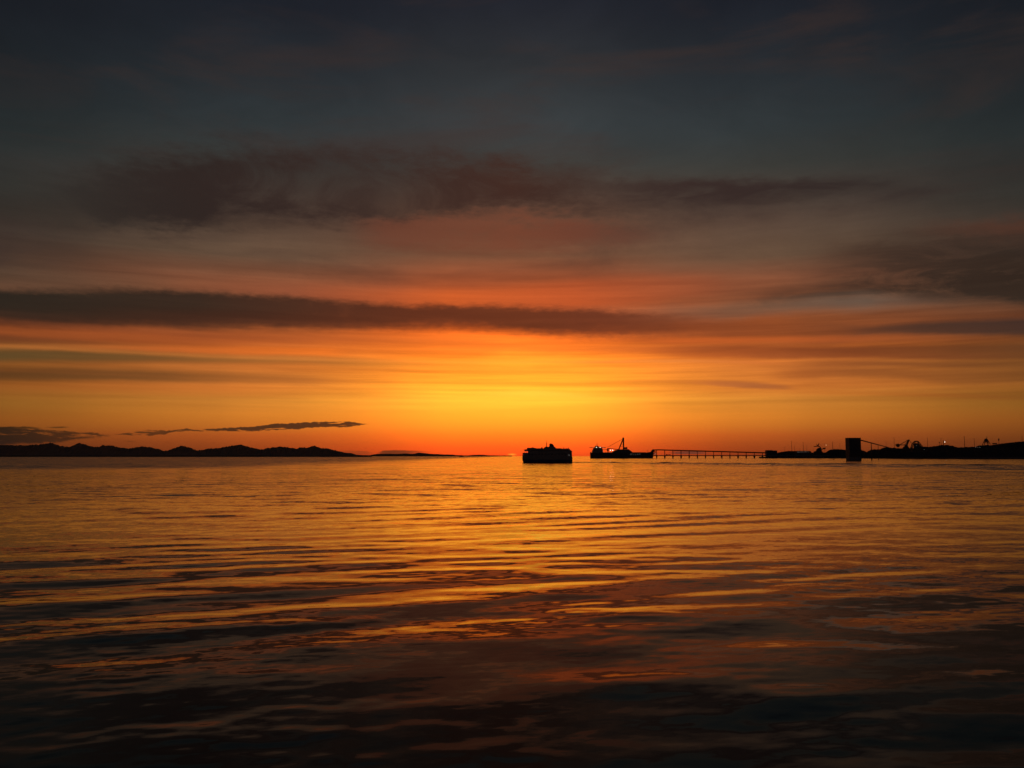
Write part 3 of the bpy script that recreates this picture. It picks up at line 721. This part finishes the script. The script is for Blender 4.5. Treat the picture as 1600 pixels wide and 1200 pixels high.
def end_tower():
    px0, px1 = 1018.6, 1024.4; x0 = X((px0+px1)/2, TD)
    t = thing('transfer_tower', 'small open transfer tower at the carrier end of the conveyor gallery', 'tower', (x0, TD, 0))
    q = lambda px, py: (X(px, TD)-x0, Z(py, TD))
    for px in (1020, 1023.6):
        for y in (-8, 8): MB().beam((q(px,0)[0], y, DECK), (q(px,0)[0], y, q(0,704.6)[1]), 2.4, 2.4).build('leg', M['steel'], t)
    MB().prism([(q(1017.4,0)[0], q(0,707)[1]), (q(1016.5,0)[0], q(0,706.6)[1]), (q(1018.8,0)[0], q(0,703.4)[1]), (q(1019.6,0)[0], q(0,702.5)[1]), (q(1022,0)[0], q(0,702.5)[1]), (q(1022.4,0)[0], q(0,705)[1]), (q(1020.6,0)[0], q(0,707)[1])], -9, 9).build('chute_house', M['cladding'], t)
    MB().beam((q(1019.6,0)[0], -8.5, q(0,710.6)[1]), (q(1023.8,0)[0], -8.5, q(0,706.5)[1]), 1.2, 1.2).build('brace', M['steel'], t)
    MB().ball((q(1023.2,0)[0], -9.5, q(0,709.4)[1]), 1.0).build('lamp', M['lampdim'], t)
end_tower()
def truck():
    x0 = X(1044, TD); z = DECK
    t = thing('service_truck', 'dark service truck parked on the jetty deck between conveyor posts', 'truck', (x0, TD-3, z))
    MB().box((-12, -1.6, 1), (7, 1.6, 3.6)).build('body', M['cladding'], t)
    MB().prism([(7.05, .9), (7.05, 5.4), (9, 5.4), (11, 3.6), (11.6, .9)], -1.6, 1.6).build('cab', M['cladding'], t)
    MB().prism([(-11.5, 3.62), (-10.5, 5.6), (-7.5, 5.2), (-6.5, 3.62)], -1.4, 1.4).build('load', M['coal'], t)
    for x in (-9, -6.4, 8.4):
        for y in (-1.4, 1.4): MB().disc((x, y, .9), (0,1,0), .9, .5, 14).build('wheel', M['dark'], t)
truck()

# ------------------------------------------------------------------ shore
SHORE = [(1186,4235),(1240,4230),(1300,4180),(1345,4020),(1400,3820),(1450,3350),(1500,3080),(1560,3000),(1640,2960),(1800,2900),(2100,2800),(2600,2700)]
def shore_depth(px):
    for (a, b), (c, d) in zip(SHORE, SHORE[1:]):
        if a <= px <= c: return b + (d-b)*(px-a)/(c-a)
    return SHORE[0][1] if px < SHORE[0][0] else SHORE[-1][1]
def shore():
    vs, fs = [], []; rng = random.Random(4); cols = []
    px = 1186
    while px < 2600:
        d = shore_depth(px); x = X(px, d)
        row = [(x, d-2, -6), (x, d + rng.uniform(-1.5, 1.5), -.3+rng.uniform(-.3,.3)), (x*1.001, d+5+rng.uniform(-2,2), 3.2+rng.uniform(-.6,.6)), (x*1.003, d+11, 5.2+rng.uniform(-.5,.5)), (x*1.02, d+90, 5.6), (X(px, 6500), 6500, 5.6), (X(px, 6600), 6600, -6)]
        cols.append([len(vs)+i for i in range(7)]); vs += row; px += 3 if px < 1700 else 25
    for a, b in zip(cols, cols[1:]):
        for i in range(6): fs.append((a[i], b[i], b[i+1], a[i+1]))
    return structure(MB().add(vs, fs).build('shore', M['rock']))
shore()
def heap(pts, extra, label, seed, mat='coal', name='coal_heap', cat='coal heap', base=5.0, group='coal heaps on the terminal yard'):
    """A long stockpile whose crest follows the photo points, natural slopes to either side."""
    rng = random.Random(seed); xs = []
    for (a, b), (c, d) in zip(pts, pts[1:]):
        n = max(1, int((c-a)/1.5))
        for k in range(n): xs.append((a+(c-a)*k/n, b+(d-b)*k/n + (rng.uniform(-.3, .25) if k else 0)))
    xs.append(pts[-1])
    dep = sum(shore_depth(p[0]) for p in pts)/len(pts) + extra
    vs, fs, rows = [], [], []
    prof = [(X(px, dep), max(Z(py, dep)-base, .3)) for px, py in xs]
    for f in (-1, -.7, -.4, -.12, .12, .5, 1):
        row = []
        for x, h in prof:
            k = 1 if abs(f) <= .12 else 1-(abs(f)-.12)/.88
            row.append(len(vs)); vs.append((x+rng.uniform(-1,1)*.8, dep + f*(h*1.5+3)+rng.uniform(-1,1)*.5, base - .4 + h*k*(1+rng.uniform(-.05,.03)*(abs(f)<1)) + (.4 if abs(f)<1 else 0)))
        rows.append(row)
    for a, b in zip(rows, rows[1:]):
        for i in range(len(prof)-1): fs.append((a[i], a[i+1], b[i+1], b[i]))
    fs.append(tuple(r[0] for r in rows)); fs.append(tuple(r[-1] for r in rows)[::-1])
    xm = (prof[0][0]+prof[-1][0])/2
    vs = [(x-xm, y-dep, z-base) for x, y, z in vs]
    o = MB().add(vs, fs).build(name, M[mat]); o.location = (xm, dep, base)
    return tag(o, label, cat, group)
heap([(1212,709),(1217,706.7),(1222,706),(1229,704.9),(1240,704.8),(1252,706.6),(1262,708),(1270,709)], 150, 'low coal heap beside the shed where the conveyor gallery lands', 1)
heap([(1262,710),(1268,707.6),(1276,706.8),(1288,707.2),(1296,709)], 260, 'low flat coal heap beneath the small stacker', 2)
heap([(1286,709),(1291,706.6),(1295,704),(1299,702.5),(1308,702),(1317,702.1),(1321,703),(1327,706),(1332,709)], 120, 'flat topped coal heap just before the tall block tower', 3)
heap([(1336,708),(1342,703),(1345,703),(1349,704.4),(1352,705.6),(1360,709)], 180, 'small coal heap half hidden behind the tall block tower', 4)
heap([(1350,709),(1355,706),(1360,703.2),(1366,702),(1374,702.1),(1380,703.6),(1388,708)], 120, 'rounded coal heap under the middle of the sloping conveyor', 5)
heap([(1366,709),(1374,704),(1379,700.6),(1384,699),(1389,699),(1394,699.6),(1402,700),(1412,701),(1424,702.6),(1436,707)], 160, 'long coal heap where the sloping conveyor comes down', 6)
heap([(1414,709),(1422,702.6),(1432,699.6),(1440,697.6),(1449,698.2),(1456,698),(1466,700.5),(1480,706)], 420, 'coal heap behind the arched reclaimer', 7)
heap([(1440,709),(1452,700),(1460,697.2),(1468,696),(1478,695.6),(1486,696.6),(1494,698.4),(1504,702),(1514,708)], 500, 'broad coal heap beneath the bright yard lamp', 8)
heap([(1488,708),(1497,699.4),(1508,698.6),(1520,698.4),(1528,697.6),(1534,696),(1541,695.4),(1554,696),(1566,700),(1580,708)], 460, 'coal heap carrying the braced pylon', 9)
heap([(1540,710),(1552,696),(1560,693.8),(1572,692.8),(1585,691.4),(1600,690),(1622,688.4),(1650,690),(1680,697),(1700,709)], 900, 'highest coal heap climbing out of the right of the yard', 10)
heap([(1386,714),(1396,710),(1420,706),(1450,704.5),(1490,705),(1530,704),(1580,702.6),(1640,702),(1720,704),(1800,710)], 160, 'lowest and longest dark coal heap right along the waterside', 11)

def shed(px0, px1, ytop, extra, label, name='storage_shed', width=40, ridge_up=1.2, doors=2):
    d = shore_depth((px0+px1)/2) + extra; x0 = X((px0+px1)/2, d); w = X(px1, d)-X(px0, d); h = Z(ytop, d)-5.0
    t = thing(name, label, 'shed', (x0, d, 5.0))
    MB().box((-w/2, -width/2, 0), (w/2, width/2, h-ridge_up)).build('wall', M['cladding'], t)
    MB().add([(-w/2-1,-width/2-1,h-ridge_up),(w/2+1,-width/2-1,h-ridge_up),(w/2+1,width/2+1,h-ridge_up),(-w/2-1,width/2+1,h-ridge_up),(-w/2-1,0,h+ridge_up*1.5),(w/2+1,0,h+ridge_up*1.5)],
             [(0,1,5,4),(2,3,4,5),(0,4,3),(1,2,5),(0,3,2,1)]).build('roof', M['steel'], t)
    for i in range(doors):
        xx = -w/2 + (i+.5)*w/doors; MB().box((xx-3, -width/2-.2, 0), (xx+3, -width/2-.01, 6)).build('door', M['steel'], t)
    return t, w, h, width
shed(1197, 1206.5, 703.8, 40, 'square transfer shed where the conveyor gallery reaches shore', 'transfer_shed', 30, 1.0, 1)
shed(1206.2, 1213.5, 704.4, 46, 'narrow shed adjoining the transfer shed at the landfall', 'annex_shed', 24, 1.0, 1)
t, w, h, wd = shed(1243.5, 1263.5, 704.9, 60, 'long low shed with a row of small lamps under its eaves', 'long_shed', 26, .8, 4)
MB().prism([(w/2, 0), (w/2, h), (w/2+4, h+.8), (w/2+9, h-1.5), (w/2+16, h*.55), (w/2+20, 0)], -9, 9).build('lean_to', M['cladding'], t)
lamp0 = None
for i in range(9):
    loc = (-w/2 + 4 + i*(w-10)/8, -wd/2-1.2, h-4.2)
    if lamp0 is None: lamp0 = MB().ball((0,0,0), .62, 6, 4).build('eaves_lamp', M['lampdim'], t); lamp0.location = loc
    else: copy_part(lamp0, t, loc)
hut_t, _, hut_h, _ = shed(1552.5, 1557.6, 692.3, 300, 'little dark hut perched on the crest of the heaps beside the pylon', 'hut', 10, .6, 1)
hut_t.location.z += hut_h - 4.5
for c_ in hut_t.children:
    c_.scale.z = 4.5/hut_h

# tall block tower and its sloping conveyor
def block_tower():
    d = 2260.0; x0 = X(1333.6, d); t = thing('block_tower', 'tall plain block tower standing in the water before the coal yard', 'tower', (x0, d, 0))
    xl, xr = X(1324.6, d)-x0, X(1342.8, d)-x0; zt = Z(684.2, d); D = 26
    MB().box((xl+.2, -D/2+.2, -6), (xr+.4, D/2-.2, 9)).build('caisson', M['concrete'], t)
    MB().box((xl, -D/2, 9), (xr, D/2, zt-1.2)).build('wall', M['cladding'], t)
    MB().box((xl-.5, -D/2-.5, zt-1.2), (xr+.5, D/2+.5, zt)).build('roof', M['steel'], t)
    MB().tube((xr-.6, -D/2+1, zt), (xr-.6, -D/2+1, Z(682.4, d)), .28, .12).build('lightning_rod', M['steel'], t)
    rib = None
    for i in range(13):
        loc = (xl + .3 + i*(xr-xl-.6)/12, -D/2-.12, 0)
        if rib is None: rib = MB().box((-.14, -.12, 9.1), (.14, .115, zt-1.3)).build('cladding_rib', M['steel'], t); rib.location = loc
        else: copy_part(rib, t, loc)
    for z in (14, 28, 42):
        MB().box((-3, -D/2-.3, z), (3, -D/2-.02, z+2)).build('window', M['glass'], t)
    MB().box((xl+3, -D/2-.3, 9), (xl+6.5, -D/2-.02, 13)).build('door', M['steel'], t)
    return Vector((x0+xr, d, 0)), d
tw, td = block_tower()
def slope_conveyor():
    a = W(1343.2, 687.4, td); b = W(1392, 699.2, 3760)
    b = W(1389, 699.4, 3700)
    t = thing('sloping_conveyor', 'enclosed conveyor sloping down from the block tower to the coal heap', 'conveyor', a)
    v = b - a
    MB().beam((0,0,0), v, 3.0, 2.3).build('gallery', M['rust'], t)
    MB().beam((0,0,1.35), v + Vector((0,0,1.35)), 1.6, .4).build('roof', M['steel'], t)
    for px, w in ((1361.2, 1.5), (1372, .9)):
        # where the line passes px in plan
        lo, hi = 0.0, 1.0
        for _ in range(40):
            mid = (lo+hi)/2; p = a + v*mid
            if 800 + F*p.x/(p.y*cp + (p.z-CAM_H)*sp) < px: lo = mid
            else: hi = mid
        p = v*lo
        MB().beam((p.x, p.y-2.5, -a.z-5), (p.x, p.y, p.z-1.2), w, w).beam((p.x, p.y+2.5, -a.z-5), (p.x, p.y, p.z-1.2), w, w).build('trestle_leg', M['rust'], t)
slope_conveyor()

# yard machines -----------------------------------------------------------
def machine(name, label, cat, px, extra, base_py):
    d = shore_depth(px) + extra; x0 = X(px, d)
    t = thing(name, label, cat, (x0, d, 0))
    q = lambda a, b, y=0: (X(a, d)-x0, y, Z(b, d))
    return t, q
def stacker():
    t, q = machine('stacker', 'small stacker with raised curved neck between low heap and flat topped heap', 'stacker', 1280, 140, 707)
    for a in (1273, 1284.5):
        for y in (-6, 6): MB().box((q(a,0)[0]-4, y-2, 5), (q(a,0)[0]+4, y+2, 9.5)).build('bogie', M['rust'], t)
    MB().prism([q(1271,709)[::2], q(1272.4,705.4)[::2], q(1275.6,704.6)[::2], q(1276.4,702)[::2], q(1279.6,699.6)[::2], q(1283.6,700.4)[::2], q(1283.6,704.6)[::2], q(1286,707)[::2], q(1286,709)[::2]], -5, 5).build('turret', M['rust'], t)
    nk = MB()
    for (a, b) in (((1279.4,694.4),(1277.6,697.2)), ((1277.4,697),(1281.4,698)), ((1281.2,697.8),(1283.2,701)), ((1283,700.6),(1282,704))):
        nk.beam(q(*a), q(*b), 5, 4.2)
    nk.build('neck', M['rust'], t)
    MB().beam(q(1272.3,697.7), q(1278.4,697.3), 4, 4.2).build('boom', M['rust'], t)
    MB().beam(q(1276.8,696.4), q(1276.4,693), 1.4, 1.6).build('mast', M['rust'], t)
    MB().beam(q(1279.2,696.6), q(1280.2,692.3), 2, 3).build('mast', M['rust'], t)
    MB().beam(q(1283,703.4), q(1287,701.2), 3, 2.6).build('counterweight_arm', M['rust'], t)
    MB().box((q(1286,0)[0], -5, q(0,702)[2]), (q(1289.6,0)[0], 5, q(0,700)[2])).beam(q(1288,700.6), q(1290.6,699.6), 3, 3).build('counterweight', M['rust'], t)
    MB().beam(q(1280.2,693), q(1288,700), .5, .5).build('stay', M['steel'], t)
stacker()
def reclaimer():
    t, q = machine('bucket_wheel_reclaimer', 'bucket wheel reclaimer with a level boom and leaning mast on the long heap', 'reclaimer', 1416, 200, 700)
    wh = MB().disc(q(1403.6,696), (0,1,0), 7, 5, 18).build('bucket_wheel', M['rust'], t)
    bk = None
    for i in range(9):
        a = 6.28318*i/9; c = q(1403.6,696); p = (c[0]+7.4*math.cos(a), 0, c[2]+7.4*math.sin(a))
        MB().box((p[0]-1.3, -2.4, p[2]-1.3), (p[0]+1.3, 2.4, p[2]+1.3)).build('bucket', M['steel'], wh)
    for y in (-4, 4): MB().beam(q(1402,695.2,y), q(1418,695.2,y), 1.6, 3.4).build('boom', M['rust'], t)
    MB().box((q(1400.4,0)[0], -5, q(0,696)[2]), (q(1405,0)[0], 5, q(0,694.2)[2])).build('wheel_drive', M['rust'], t)
    for y in (-4, 4):
        MB().beam(q(1416.6,697.5,y), q(1420.8,687.4,y), 3.0, 4.0).build('mast', M['rust'], t)
        MB().beam(q(1407,694.8,y), q(1420.4,687.4,y), 1.0, 1.2).build('stay', M['steel'], t)
        MB().beam(q(1414,695,y), q(1419.4,689.6,y), .9, 1.0).build('tie', M['steel'], t)
        MB().beam(q(1421,687.4,y), q(1426,693.6,y), .9, 1.0).build('back_stay', M['steel'], t)
    MB().beam(q(1418.2,687.9,0), q(1421.8,687.0,0), 9, 1.6).build('mast_head', M['rust'], t)
    MB().prism([q(1411.4,701)[::2], q(1412.4,698.6)[::2], q(1414.2,697.6)[::2], q(1415.4,695.6)[::2], q(1418,696)[::2], q(1419,698)[::2], q(1421,701)[::2]], -6, 6).build('turret', M['rust'], t)
    for y in (-6, 6): MB().box((q(1410,0)[0], y-2, 5), (q(1422,0)[0], y+2, q(0,700.6)[2])).build('bogie', M['rust'], t)
reclaimer()
def arch_reclaimer():
    t, q = machine('arched_reclaimer', 'arched gantry reclaimer next to the level boomed bucket wheel machine', 'reclaimer', 1433, 260, 699)
    arc = [(1424.6,699.4),(1426.4,694.6),(1428.6,691.4),(1431.6,689.2),(1434,689.4),(1436.4,691.6),(1438.2,694.2),(1441,697.4)]
    for y in (-6, 6):
        a_ = MB()
        for p, r in zip(arc, arc[1:]): a_.beam(q(*p, y), q(*r, y), 2.4, 3.0)
        a_.build('arch', M['rust'], t)
    br = MB()
    for p, r in (((1427,693.6),(1437,697)),((1436.6,692),(1427.6,697.6)),((1426,697.4),(1440,697.2)),((1431.8,690),(1432,697.4)),((1428.8,691.8),(1434.6,697.2))):
        br.beam(q(*p), q(*r), 1.2, 1.4)
    br.build('brace', M['rust'], t)
    MB().prism([q(1428.6,700)[::2], q(1428.8,694.4)[::2], q(1430.6,692.4)[::2], q(1434.6,692.6)[::2], q(1437,695)[::2], q(1438.6,700)[::2]], -4, 4).build('machine_house', M['cladding'], t)
    for px in (1424.6, 1440):
        for y in (-6, 6): MB().box((q(px,0)[0]-3, y-2, 5), (q(px,0)[0]+3, y+2, q(0,699)[2])).build('leg', M['rust'], t)
    MB().ball(q(1431.6,696,-6), .9).build('lamp', M['lampdim'], t)
arch_reclaimer()
def pylon():
    t, q = machine('braced_pylon', 'four legged braced pylon topped by a thin mast on the heaps', 'pylon', 1542, 250, 695)
    for a, b in (((1536.6,696.4),(1541,685.6)), ((1547,694.6),(1542.4,685.6))):
        for y in (-7, 7): MB().beam(q(*a, y), q(*b, y*.3), 1.6, 2.0).build('leg', M['rust'], t)
    br = MB()
    for a, b in (((1539,689.8),(1545.4,690.2)),((1538.4,692),(1546,692.2)),((1538.4,692),(1545,689)),((1546,692.2),(1539.4,688.6)),((1540,687.6),(1544,687.6))): br.beam(q(*a), q(*b), 2.4, 1.5)
    br.build('brace', M['rust'], t)
    MB().prism([q(1539,690)[::2], q(1540.4,686)[::2], q(1542.8,685)[::2], q(1544.6,688)[::2], q(1546,690)[::2]], -3, 3).build('platform', M['cladding'], t)
    MB().beam(q(1543.5,695), q(1543.4,681.6), 1.3, 1.3).build('mast', M['steel'], t)
pylon()
# masts over the yard -----------------------------------------------------
def mast(px, ytop, ybot, w, label, extra=380, head=True, lamp=None, name='light_mast', cat='light mast', group='tall masts over the coal yard'):
    d = shore_depth(px) + extra; x0 = X(px, d); zb = max(min(Z(ybot, d)-6, 6), 4); zt = Z(ytop, d)
    t = thing(name, label, cat, (x0, d, 5.0), 0, group)
    MB().tube((0,0,0), (0,0,zt-5), w*1.45, w*.75, 8).build('pole', M['steel'], t)
    MB().box((-1.2,-1.2,-.8), (1.2,1.2,1.6)).build('base', M['concrete'], t)
    if head: MB().tube((0,0,zt-6.4), (0,0,zt-5.6), w*1.5, w*1.5, 10).build('head_frame', M['steel'], t)
    if lamp: MB().ball((lamp[0], -1.5, lamp[1] and Z(lamp[1], d)-5), lamp[3]).build('lamp', M[lamp[2]], t)
    return t, d
mast(1226, 698.5, 706, .45, 'short faint mast behind the low heap near the landfall shed')
mast(1237.4, 689.2, 704, .95, 'tall thick mast behind the left end of the long lit shed')
mast(1241.6, 696.2, 704, .6, 'shorter mast close beside the tall one at the long lit shed', lamp=(0, 706.2, 'lamp', 1.3))
mast(1250, 699, 704, .4, 'shortest mast above the middle of the long lit shed')
mast(1255.6, 690.6, 704, .95, 'tall mast above the middle of the long lit shed')
mast(1261, 695.4, 704, .5, 'medium mast above the right end of the long lit shed')
t, d = mast(1289, 692, 700, .4, 'thin mast just right of the small stacker', lamp=(8, 695.6, 'lampo', 1.7))
mast(1301.6, 690, 703, 1.2, 'thick mast rising from the flat topped heap')
mast(1312.8, 692, 702, .5, 'thin mast above the flat topped heap nearest the block tower')
mast(1385.4, 688, 699, .5, 'thin mast above the foot of the sloping conveyor')
mast(1398, 683.6, 699, .9, 'tall mast left of the bucket wheel')
mast(1450.2, 684, 698, .8, 'tall mast right of the arched reclaimer')
mast(1471.4, 684.4, 696, .75, 'tall slim mast beside the bright yard lamp')
mast(1508, 681.6, 698, 1.0, 'tallest mast between yard lamp and pylon')
mast(1523.4, 684.6, 698, .7, 'mast just left of the braced pylon')
mast(1598.4, 681.4, 690, .8, 'mast at the far right on the highest heap', extra=900)
t, d = mast(1475.4, 688.4, 695, 1.5, 'stout lamp standard with a bright white lamp', extra=480, lamp=(4.6, 690.6, 'lamp', 1.15), name='yard_lamp', cat='lamp', group='lamps in the coal yard')
t, d = mast(1561.8, 684.8, 693, .8, 'post with a round drum near its top right of the hut', extra=640, head=False, name='drum_post', cat='post')
MB().tube((0,0,Z(688.4,d)-5), (0,0,Z(685.4,d)-5), 2.6, 2.6, 12).build('drum', M['cladding'], t)
t, d = mast(1468.8, 691.2, 696, .6, 'small post with a square box left of the bright yard lamp', extra=480, head=False, name='box_post', cat='post')
MB().box((-1.8,-1.5,Z(692.4,d)-5), (1.8,1.5,Z(690.8,d)-5)).build('box', M['cladding'], t)
for px, py, lab in ((1432.4, 706, 'dim lamp post on the dark heap below the arched reclaimer'), (1444.6, 702, 'dim lamp post on the slope right of the arched reclaimer'), (1446.4, 707, 'low dim lamp post under the slope right of the arched reclaimer'),
                    (1525.4, 698.9, 'left lamp post of the three small ones left of the pylon'), (1528.6, 698.9, 'middle lamp post of the three small ones left of the pylon'), (1531.4, 698.9, 'right lamp post of the three small ones left of the pylon')):
    d = shore_depth(px) + 60; t = thing('lamp_post', lab, 'lamp', (X(px, d), d, 5), 0, 'lamps in the coal yard'); zt = Z(py, d)-5
    MB().tube((0,0,-1), (0,0,zt), .2, .14).build('pole', M['steel'], t)
    MB().ball((0,-.6,zt), .42 if px > 1500 else .6, 8, 5).build('lamp', M['lampfar'] if 'lampfar' in M else M['lampdim'], t)

# buoy and a distant vessel -----------------------------------------------
d = 2420; t = thing('channel_buoy', 'small dark channel buoy afloat left of the block tower', 'buoy', (X(1302, d), d, 0))
MB().tube((0,0,-1), (0,0,1.1), 2.3, 2.3, 14).tube((0,0,1.1), (0,0,1.6), 2.3, 1.2, 14).build('float', M['rust'], t)
for i in range(3):
    a = i*2.094; MB().tube((1.1*math.cos(a), 1.1*math.sin(a), 1.5), (.35*math.cos(a), .35*math.sin(a), 4.8), .14).build('frame_leg', M['rust'], t)
MB().tube((0,0,4.8), (0,0,5.9), .55, .55, 10).build('lantern', M['steel'], t)
d = 11000; t = thing('distant_ship', 'tiny dark ship far off on the horizon left of the ferry', 'ship', (X(720.5, d), d, 0)); k = d/F
MB().prism([(-3.3*k,-2),(-3.5*k,.8*k),(3.4*k,.8*k),(3.8*k,1.0*k),(3.3*k,-2)], -9, 9).build('hull', M['dark'], t)
MB().box((-3.0*k,-8,.8*k), (-1.6*k,8,1.9*k)).build('superstructure', M['white'], t)
MB().box((-1.2*k,-8,.8*k), (3.0*k,8,1.4*k)).build('cargo_deck', M['dark'], t)

# the thin evening air that lifts the far mountains off black ---------------
hm = bpy.data.materials.new('evening_haze'); hm.use_nodes = True; hn = hm.node_tree; hn.nodes.clear()
pv = hn.nodes.new('ShaderNodeVolumePrincipled'); ho = hn.nodes.new('ShaderNodeOutputMaterial')
pv.inputs['Color'].default_value = (.9, .9, .9, 1); pv.inputs['Density'].default_value = HAZE; pv.inputs['Anisotropy'].default_value = .2
hn.links.new(pv.outputs[0], ho.inputs['Volume'])
hz = MB().box((-46000, -46000, -30), (46000, 46000, 680)).build('haze', hm); hz['kind'] = 'stuff'
